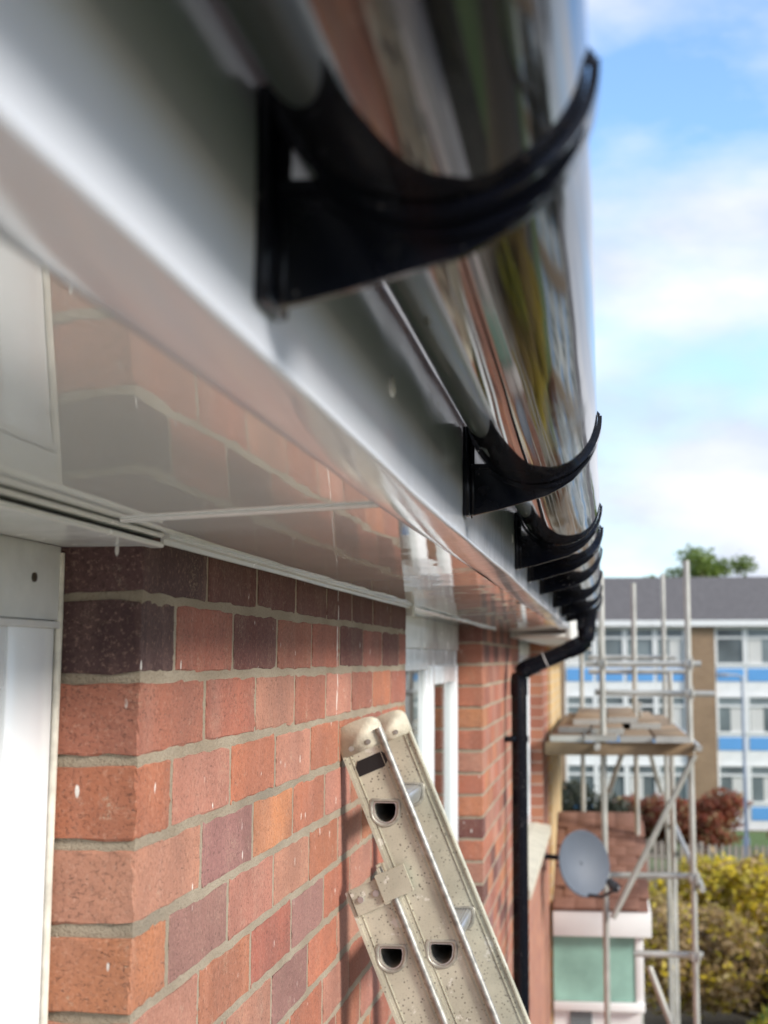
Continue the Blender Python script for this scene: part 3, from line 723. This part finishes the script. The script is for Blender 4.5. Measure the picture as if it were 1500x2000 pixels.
# ------------------------------------------------------------------ satellite dish
dz0 = -1.32
sdish = tag(empty('satellite_dish', (.0, 9.9, dz0)), 'grey oval satellite dish on a wall bracket beside the porch roof', 'satellite dish')
dn = Vector((.62, -.74, .22)).normalized(); du = Vector((0, 0, 1)); dr = du.cross(dn).normalized(); du = dn.cross(dr)
dc = Vector((.285, 9.62, dz0+.0))
m = MB(); nr, ns = 9, 40
v = [dc-dn*.055]; 
for i in range(1, nr+1):
    r = i/nr
    for k in range(ns):
        a = 2*math.pi*k/ns; v.append(dc+dr*.205*r*math.cos(a)+du*.208*r*math.sin(a)+dn*(.055*r*r-.055))
f = [(0, 1+k, 1+(k+1) % ns) for k in range(ns)]+[(1+i*ns+k, 1+i*ns+(k+1) % ns, 1+(i+1)*ns+(k+1) % ns, 1+(i+1)*ns+k) for i in range(nr-1) for k in range(ns)]
m.add(v, f); m.add([Vector(p)-dn*.004 for p in v], f)
b0 = 1+(nr-1)*ns
m.add([v[b0+k] for k in range(ns)]+[Vector(v[b0+k])-dn*.006+((Vector(v[b0+k])-dc).normalized()*.006) for k in range(ns)], [(k, (k+1) % ns, ns+(k+1) % ns, ns+k) for k in range(ns)])
under(m.build('reflector', 'dish', None, 50), sdish)
tipp = dc-du*.185+dn*.30; 
under(MB().tube([dc-du*.20-dn*.01, dc-du*.222+dn*.12, tipp], .011, 8).build('feed_arm', 'darkmetal', None, 50), sdish)
under(MB().tube([tipp-dn*.02, tipp-dn*.02+(dc-tipp).normalized()*.04, tipp+(dc-tipp).normalized()*.10], .03, 14, True, [.032, .032, .024]).build('feed_horn', 'darkmetal', None, 50), sdish)
bk = MB(); bk.tube([(.004, 10.15, dz0-.03), (.10, 10.10, dz0-.03), dc-dn*.058], .019, 10); bk.box(.0005, .008, 10.08, 10.22, dz0-.12, dz0+.06)
under(bk.build('wall_mount', 'darkmetal', None, 50), sdish)

# ------------------------------------------------------------------ next house and its porch
nh = tag(empty('neighbouring_house', (-3.5, 12.2, -4.9)), 'yellow brick end house adjoining the red brick wall', 'house')
under(MB().box(-7.4, .022, 11.004, 13.4, -4.9, .10).build('wall', 'yellow'), nh)
under(MB().prism([(-7.7, .101), (.30, .101), (.30, .20), (-3.6, 2.6), (-7.7, .2)], lambda p, t: (p[0], t, p[1]), 11.03, 13.6).build('roof', 'rooftile'), nh)
under(MB().box(.02, .31, 11.0, 13.62, .085, .10).build('eaves', 'oldwhite'), nh)
pc = tag(empty('porch', (.36, 11.7, -4.9)), 'white porch with green clad panel and a small red tiled roof', 'porch')
PYF = 11.0
under(MB().box(.024, .66, PYF, 12.9, -4.88, -2.510).build('wall', 'white'), pc)
under(MB().box(.024, .625, PYF-.02, PYF-.002, -2.490, -2.030).build('green_panel', 'verdigris'), pc)
under(MB().box(.625, .685, PYF-.03, 12.9, -2.510, -2.010, b=.004).build('corner_post', 'white', None, 40), pc)
under(MB().box(.026, .62, PYF+.001, 12.88, -2.510, -2.010).build('frieze_wall', 'white'), pc)
under(MB().box(.024, .745, PYF-.10, PYF-.035, -2.020, -1.835, b=.006).build('fascia', 'white', None, 40), pc)
under(MB().box(.670, .745, PYF-.03, 12.95, -2.010, -1.840, b=.006).build('bargeboard', 'white', None, 40), pc)
under(MB().box(.024, .69, PYF-.06, PYF-.003, -2.555, -2.495, b=.004).build('ledge', 'white', None, 40), pc)
rs = MB(); rs.prism([(PYF-.11, -1.833), (12.4, -1.290), (12.4, -1.340), (PYF-.0, -1.880)], lambda p, t: (t, p[0], p[1]), .024, .725)
ro = under(rs.build('roof', 'redtile'), pc)
tl = MB(); tl.box(0, .158, 0, .30, 0, .016, b=.003); tle = tl.mesh('tile', 40); tle.materials.append(M['redtile'])
sl_ = math.atan2(.543, 1.51)
for r in range(9):
    for k in range(5 if r % 2 else 4):
        if r % 2 and k == 4: continue
        o = bpy.data.objects.new('tile', tle); COL.objects.link(o); o.parent = ro
        o.location = (.026+k*.158+(.08 if r % 2 else 0), PYF-.115+r*.165*math.cos(sl_), -1.830+r*.165*math.sin(sl_)+.004)
        o.rotation_euler = (sl_-.05, 0, random.gauss(0, .01))
under(MB().box(.14, .30, PYF-.012, PYF-.001, -4.2, -2.560).build('door_pane', 'farglass'), pc)

# ------------------------------------------------------------------ scaffold
sc_ = tag(empty('scaffold', (.7, 11.6, -4.9)), 'galvanised tube scaffold with timber boards standing beside the porch', 'scaffold')
def pole(name, a, b, r=.0215): return under(MB().tube([a, b], r, 10).build(name, 'galv', None, 60), sc_)
for x, y, zt_ in ((.415, 10.0, .60), (1.005, 10.0, .68), (.68, 12.0, .63), (.99, 13.6, .80), (.22, 13.6, .5), (.96, 11.8, -.10)):
    s = pole('standard', (x, y, -4.88), (x, y, zt_))
    MB().box(-.075, .075, -.075, .075, 0, .012).build('base_plate', 'galv', s, None, (x, y, -4.9)) 
for a, b in (((.30, 10.0, -.03), (1.09, 10.0, -.03)), ((.36, 10.05, -.225), (1.18, 10.05, -.235)), ((.35, 10.05, -1.455), (1.05, 10.05, -1.45)), ((.60, 10.05, -1.965), (1.06, 10.05, -1.965)),
             ((1.045, 9.7, -.58), (1.045, 13.9, -.58)), ((.375, 9.7, -.58), (.375, 13.9, -.58)), ((1.05, 9.8, -1.5), (1.05, 13.8, -1.5)), ((.30, 12.05, -.10), (1.1, 12.05, -.10)), ((.28, 13.65, .02), (1.1, 13.65, .02))):
    pole('ledger', a, b)
for a, b in (((.46, 9.95, -1.72), (1.03, 9.95, -.64)), ((.70, 10.06, -2.05), (1.02, 10.06, -2.9)), ((.45, 12.1, -1.1), (.72, 12.1, -.35)), ((.93, 13.5, -1.2), (.70, 12.05, -.4))):
    pole('brace', a, b)
for x, y, z in ((.415, 10.0, -.03), (1.005, 10.0, -.03), (1.005, 10.0, -.23), (1.005, 10.0, -1.455), (1.005, 10.0, -1.965), (.415, 10.0, -1.45), (1.005, 10., -.6)):
    under(MB().box(x-.031, x+.031, y-.035, y+.06, z-.028, z+.028, b=.008).tube([(x+.02, y-.04, z-.05), (x+.02, y-.04, z+.05)], .007, 6).build('coupler', 'galv', None, 40), sc_)
def sboard(x0, x1, y0, y1, z, tilt=0.):
    o = MB().box(x0, x1, y0, y1, z, z+.036, b=.005).build('board', 'board', None, 40); under(o, sc_); o.rotation_euler = (0, 0, tilt)
    for y in (y0, y1): MB().box(x0-.002, x1+.002, y-.002, y+.022, z-.002, z+.038).build('end_band', 'galv', o)
    return o
for k in range(4):
    x = .055+k*.236; sboard(x, x+.222, 9.86+random.uniform(-.10, .06), 13.7+random.uniform(-.1, .1), -.553+.004*(k % 2))
for x, y0, y1, z in ((.10, 10.3, 13.0, -.512), (.335, 10.05, 12.7, -.510), (.62, 10.9, 13.4, -.512), (.20, 10.6, 13.1, -.471), (.45, 10.9, 13.3, -.469)): sboard(x, x+.222, y0, y1, z)
under(MB().box(.02, 1.02, 9.90, 9.935, -.645, -.557, b=.004).build('toe_board', 'board', None, 40), sc_)

# ------------------------------------------------------------------ leaves
def leaves(blobs, n, size, seed, squash=1.):
    rnd = random.Random(seed); v = []; f = []
    tot = sum(b[3]*b[4]*b[5] for b in blobs)
    for b in blobs:
        cx_, cy_, cz_, rx, ry, rz = b
        for _ in range(int(n*rx*ry*rz/tot)+20):
            while True:
                d = Vector((rnd.gauss(0, 1), rnd.gauss(0, 1), rnd.gauss(0, 1)))
                if d.length > .01: break
            d.normalize(); r = rnd.random()**.45*(1+.22*rnd.gauss(0, 1)*.5)
            c = Vector((cx_+d.x*rx*r, cy_+d.y*ry*r, cz_+d.z*rz*r))
            a = Vector((rnd.gauss(0, 1), rnd.gauss(0, 1), rnd.gauss(0, .7))).normalized(); bb = a.cross(Vector((rnd.gauss(0, 1), rnd.gauss(0, 1), rnd.gauss(0, 1)))).normalized()
            s = size*rnd.uniform(.6, 1.4); k = len(v)
            v += [c-a*s, c+bb*s*.45, c+a*s, c-bb*s*.45]; f.append((k, k+1, k+2, k+3))
    me = bpy.data.meshes.new('leaves'); me.from_pydata([tuple(p) for p in v], [], f); me.update(); return me
def branches(base, tips, r0, seed):
    rnd = random.Random(seed); m = MB()
    for t in tips:
        b, t = Vector(base), Vector(t); mid = b.lerp(t, .5)+Vector((rnd.gauss(0, .1), rnd.gauss(0, .1), 0))*(t-b).length*.3
        m.tube([b, b.lerp(mid, .5), mid, mid.lerp(t, .6), t], r0, 6, True, [r0, r0*.8, r0*.6, r0*.35, r0*.12])
    return m
def plant(name, label, cat, x, y, blobs, n, size, leafm, seed, stem='stems', r0=.03, g0=None, group=None, extra=None):
    g0 = gz(y) if g0 is None else g0
    root = tag(empty(name, (x, y, g0)), label, cat, group)
    bl = [(x+b[0], y+b[1], g0+b[2], b[3], b[4], b[5]) for b in blobs]
    under(put('foliage', leaves(bl, n, size, seed), leafm), root)
    if extra: under(put('foliage', leaves(bl, int(n*extra[1]), size, seed+99), extra[0]), root)
    rnd = random.Random(seed)
    tips = [(b[0]+rnd.gauss(0, b[3]*.4), b[1]+rnd.gauss(0, b[4]*.4), b[2]+rnd.uniform(0, b[5])) for b in bl for _ in range(5)]
    under(branches((x, y, g0-.05), tips, r0, seed).build(stem, 'bark', None, 60), root)
    return root
hr = random.Random(3)
def hedge_blobs(w, d, h, n, rx):
    return [(hr.uniform(-w, w), hr.uniform(-d, d), hr.uniform(h*.25, h*.82), rx*hr.uniform(.7, 1.2), rx*hr.uniform(.7, 1.1), h*.22*hr.uniform(.7, 1.3)) for _ in range(n)]
plant('yellow_shrub', 'yellow flowering shrub behind the scaffold poles', 'shrub', 3.6, 23.5, hedge_blobs(2.2, .6, 2.1, 44, .55), 26000, .07, 'yleaf', 11, extra=('bleaf', .4))
plant('brown_hedge', 'brown twiggy hedge in front of the yellow shrub', 'hedge', 3.2, 20.6, hedge_blobs(2.4, .6, 1.7, 44, .5), 26000, .06, 'bleaf', 12, extra=('yleaf', .25))
plant('green_bush', 'yellow-green bush growing at the end of the brown hedge', 'shrub', 2.9, 18.8, hedge_blobs(.55, .4, 1.45, 12, .38), 7000, .06, 'gleaf', 13, extra=('yleaf', .9))
plant('side_hedge', 'long green garden hedge beside the lawn', 'hedge', 9.6, 9, [(hr.uniform(-.4, .4), -12+24*k/29., hr.uniform(.5, 1.3), .7, .8, .6) for k in range(30)], 9000, .09, 'gleaf', 14, extra=('dleaf', .4))
for i, (x, y, w, h, lab) in enumerate(((1.2, 46, 1.2, 1.7, 'low russet bush beside the picket fence'), (3.3, 45, 1.2, 1.85, 'broad russet red bush in front of the flats pier'), (6.7, 45.5, .9, 1.6, 'rounded dark russet bush on the verge by the blue panels'))):
    plant('russet_bush', lab, 'bush', x, y, hedge_blobs(w, .7, h, 20, .62), 7000, .09, 'rleaf', 20+i, group='russet bushes before the flats', extra=('bleaf', .15))
for i, (y, lab) in enumerate(((3.2, 'low dark evergreen in the flower bed opposite the near window'), (7.0, 'low dark evergreen in the flower bed opposite the ladder'), (11., 'low dark evergreen in the flower bed opposite the downpipe'))):
    plant('bed_shrub', lab, 'shrub', 3.25, y, hedge_blobs(.7, 1.3, .9, 10, .5), 2600, .08, 'dleaf', 60+i, group='evergreens in the flower bed')
plant('dark_bush', 'dark green evergreen bush behind the scaffold boards', 'bush', -.1, 44, hedge_blobs(1.1, .7, 2.2, 12, .7), 5000, .1, 'dleaf', 31)
plant('brown_shrub', 'reddish brown shrub behind the porch roof', 'shrub', -.1, 26, hedge_blobs(.9, .6, 1.5, 12, .5), 4500, .06, 'bleaf', 32, extra=('rleaf', .6))
def tree(lab, x, y, h, blobs, n, size, leafm, seed, g0=-6.15, group='trees behind the flats'):
    root = tag(empty('tree', (x, y, g0)), lab, 'tree', group)
    bl = [(x+b[0], y+b[1], g0+b[2], b[3], b[4], b[5]) for b in blobs]
    under(put('crown', leaves(bl, n, size, seed), leafm), root)
    m = MB(); m.tube([(x, y, g0-.2), (x+.05, y, g0+h*.25), (x-.05, y+.1, g0+h*.5), (x, y, g0+h*.8)], .2, 9, True, [.3, .24, .18, .06])
    b2 = branches((x, y, g0+h*.42), [(b[0], b[1], b[2]) for b in bl], .11, seed); m.add(b2.v, b2.f)
    under(m.build('trunk', 'bark', None, 60), root); return root
tr = random.Random(5)
tree('tall loose green tree rising above the flats roof', 5.4, 74, 12.4, [(tr.gauss(0, 1.0), tr.gauss(0, .9), 9.7+tr.gauss(0, .8), .75, .75, .6) for _ in range(24)], 8000, .12, 'gleaf', 41)
tree('small rounded green tree top beside the taller tree', 3.5, 73, 9.9, [(tr.gauss(0, .4), tr.gauss(0, .4), 8.9+tr.gauss(0, .5), .6, .6, .5) for _ in range(8)], 2600, .12, 'gleaf', 42)
tree('broad green garden tree beyond the side hedge', 17, 21, 7.5, [(tr.gauss(0, 1.6), tr.gauss(0, 1.6), 5+tr.gauss(0, 1.), 1.1, 1.1, .9) for _ in range(16)], 5000, .16, 'gleaf', 43, -5.0, 'garden trees')
tree('dark green tree on the far side of the garden', 13.5, 33, 8.5, [(tr.gauss(0, 1.4), tr.gauss(0, 1.4), 5.6+tr.gauss(0, 1.3), 1.1, 1.1, 1.) for _ in range(16)], 5000, .16, 'dleaf', 44, -5.4, 'garden trees')

# ------------------------------------------------------------------ picket fence and street lamp
fe = tag(empty('picket_fence', (2., 32.5, gz(32.5))), 'weathered grey picket fence behind the yellow shrub', 'fence')
fz = gz(32.5)
pk = MB(); pk.prism([(-.045, 0), (.045, 0), (.045, 1.30), (0, 1.38), (-.045, 1.30)], lambda p, t: (p[0], t, p[1]), -.01, .01); pme = pk.mesh('picket'); pme.materials.append(M['fence'])
k = 0; x = -1.4
while x < 4.6:
    o = bpy.data.objects.new('picket', pme); COL.objects.link(o); o.parent = fe; o.location = (x-2., 0, .06+.42*max(0, (2.2-x)/3.6)); o.rotation_euler = (0, random.gauss(0, .01), 0); x += .145
for x0 in (-1.4, .55, 2.5, 4.5):
    under(MB().box(x0-.05, x0+.05, 32.52, 32.62, fz-.1, fz+1.45+.42*max(0, (2.2-x0)/3.6), b=.006).build('post', 'fence', None, 40), fe)
for h in (.35, 1.02):
    m = MB(); m.tube([(-1.4, 32.515, fz+h+.42), (2.2, 32.515, fz+h+.05), (4.6, 32.515, fz+h+.05)], .035, 4); under(m.build('rail', 'fence'), fe)
lp_ = tag(empty('street_lamp', (4.0, 38, gz(38))), 'slender grey street lamp post in front of the flats', 'street lamp')
under(MB().tube([(4.0, 38, gz(38)), (4.0, 38, gz(38)+1.1), (4.0, 38, gz(38)+1.15), (4., 38, -.42)], .08, 12, True, [.085, .085, .05, .035]).build('post', 'lamp', None, 50), lp_)
under(MB().tube([(4.0, 38, -.46), (3.85, 37.8, -.40), (3.6, 37.5, -.39)], .03, 8).build('arm', 'lamp', None, 50), lp_)
under(MB().box(3.30, 3.62, 37.35, 37.55, -.44, -.34, b=.03).build('lamp_head', 'lamp', None, 40), lp_)

# ------------------------------------------------------------------ flats
FY = 54.; FB = -6.15
fl = tag(empty('flats', (6, FY+4, FB)), 'three-storey flats with white window bands, blue panels and a grey tiled roof', 'building')
X0, X1 = -13.2, 31.5
under(MB().box(X0, X1, FY+.25, FY+8.5, FB, 1.40).build('wall', 'tan'), fl)
under(MB().prism([(FY-.25, 1.42), (FY+8.9, 1.42), (FY+4.4, 3.30)], lambda p, t: (t, p[0], p[1]), X0-.3, X1+.3).build('roof', 'greytile'), fl)
under(MB().box(X0-.3, X1+.3, FY-.32, FY-.26, 1.22, 1.44).build('gutter_board', 'white'), fl)
pier = [3.48+5.55*k for k in range(-3, 6)]
for x in pier: under(MB().box(x, x+1.04, FY-.06, FY+.26, FB, 1.40).build('pier', 'tan'), fl)
wm = MB(); UW = 1.115
for a, b, c, d in ((0, .09, 0, 1.42), (UW-.09, UW, 0, 1.42), (.09, UW-.09, 0, .09), (.09, UW-.09, 1.33, 1.42), (.09, UW-.09, .98, 1.06)): wm.box(a+.002, b-.002, 0, .09, c, d)
wme = wm.mesh('window'); wme.materials.append(M['white'])
p1 = MB().box(.09, UW-.09, .05, .07, .09, .98).mesh('pane'); p1.materials.append(M['farglass'])
p2 = MB().box(.09, UW-.09, .05, .07, 1.06, 1.33).mesh('pane'); p2.materials.append(M['farglass'])
c1 = MB().box(.12, .12+UW*.42, .10, .12, .09, .97).mesh('curtain'); c1.materials.append(M['curtain'])
bme = MB().box(.07, UW-.07, .02, .10, 0, .47).mesh('blue_panel'); bme.materials.append(M['blue'])
wpm = MB().box(0, UW, .045, .12, 0, 1.12).mesh('white_panel'); wpm.materials.append(M['white'])
def inst(nm, me, par, loc):
    o = bpy.data.objects.new(nm, me); COL.objects.link(o); o.parent = par; o.location = loc; return o
for x in pier[:-1]:
    for u in range(4):
        xx = x+1.04+.02+u*(UW+.006)
        for zt_ in (1.20, -1.30, -3.80):
            q = inst('window', wme, fl, (xx-6, -4+.0, zt_-1.42-FB))
            inst('pane', p1, q, (0, 0, 0)); inst('pane', p2, q, (0, 0, 0))
            if random.random() < .8: inst('curtain', c1, q, (random.choice((0, .4)), -.052, 0))
            inst('white_panel', wpm, fl, (xx-6, -4, zt_-1.42-1.10-FB))
            if random.random() < .88: inst('blue_panel', bme, fl, (xx-6, -4, zt_-1.42-.58-FB))

# ------------------------------------------------------------------ terrace on the far side of the gardens (mirrored in the gutter)
for i, (y0, wm_, lab) in enumerate(((2, 'brickwork', 'red brick terrace house across the gardens with brown roof'), (14, 'white', 'white rendered house across the gardens with brown roof'), (26, 'tan', 'tan brick house across the gardens with brown roof'))):
    h = tag(empty('garden_house', (26, y0+5, -5.0)), lab, 'house', None)
    under(MB().box(22, 30, y0, y0+10, -5.4, .4).build('wall', wm_), h)
    under(MB().prism([(21.6, .402), (30.4, .402), (26, 3.0)], lambda p, t: (p[0], t, p[1]), y0-.3, y0+10.3).build('roof', 'rooftile'), h)
    for yy in (1.2, 4.2, 7.2):
        for z in (-4.0, -1.4):
            w = under(MB().box(21.93, 21.998, y0+yy, y0+yy+1.7, z, z+1.25, b=.01).build('window', 'white', None, 40), h)
            MB().box(21.91, 21.928, y0+yy+.1, y0+yy+.8, z+.1, z+1.15).box(21.91, 21.928, y0+yy+.9, y0+yy+1.6, z+.1, z+1.15).build('pane', 'farglass', w, None, (-26+26, 0, 0)).location = (0, 0, 0)

# ------------------------------------------------------------------ lift the whole place so that the garden lies near z = 0
for o in list(SC.objects):
    if o.parent is None and o.type not in ('CAMERA', 'LIGHT'): o.location.z += EYE
bpy.context.view_layer.update()
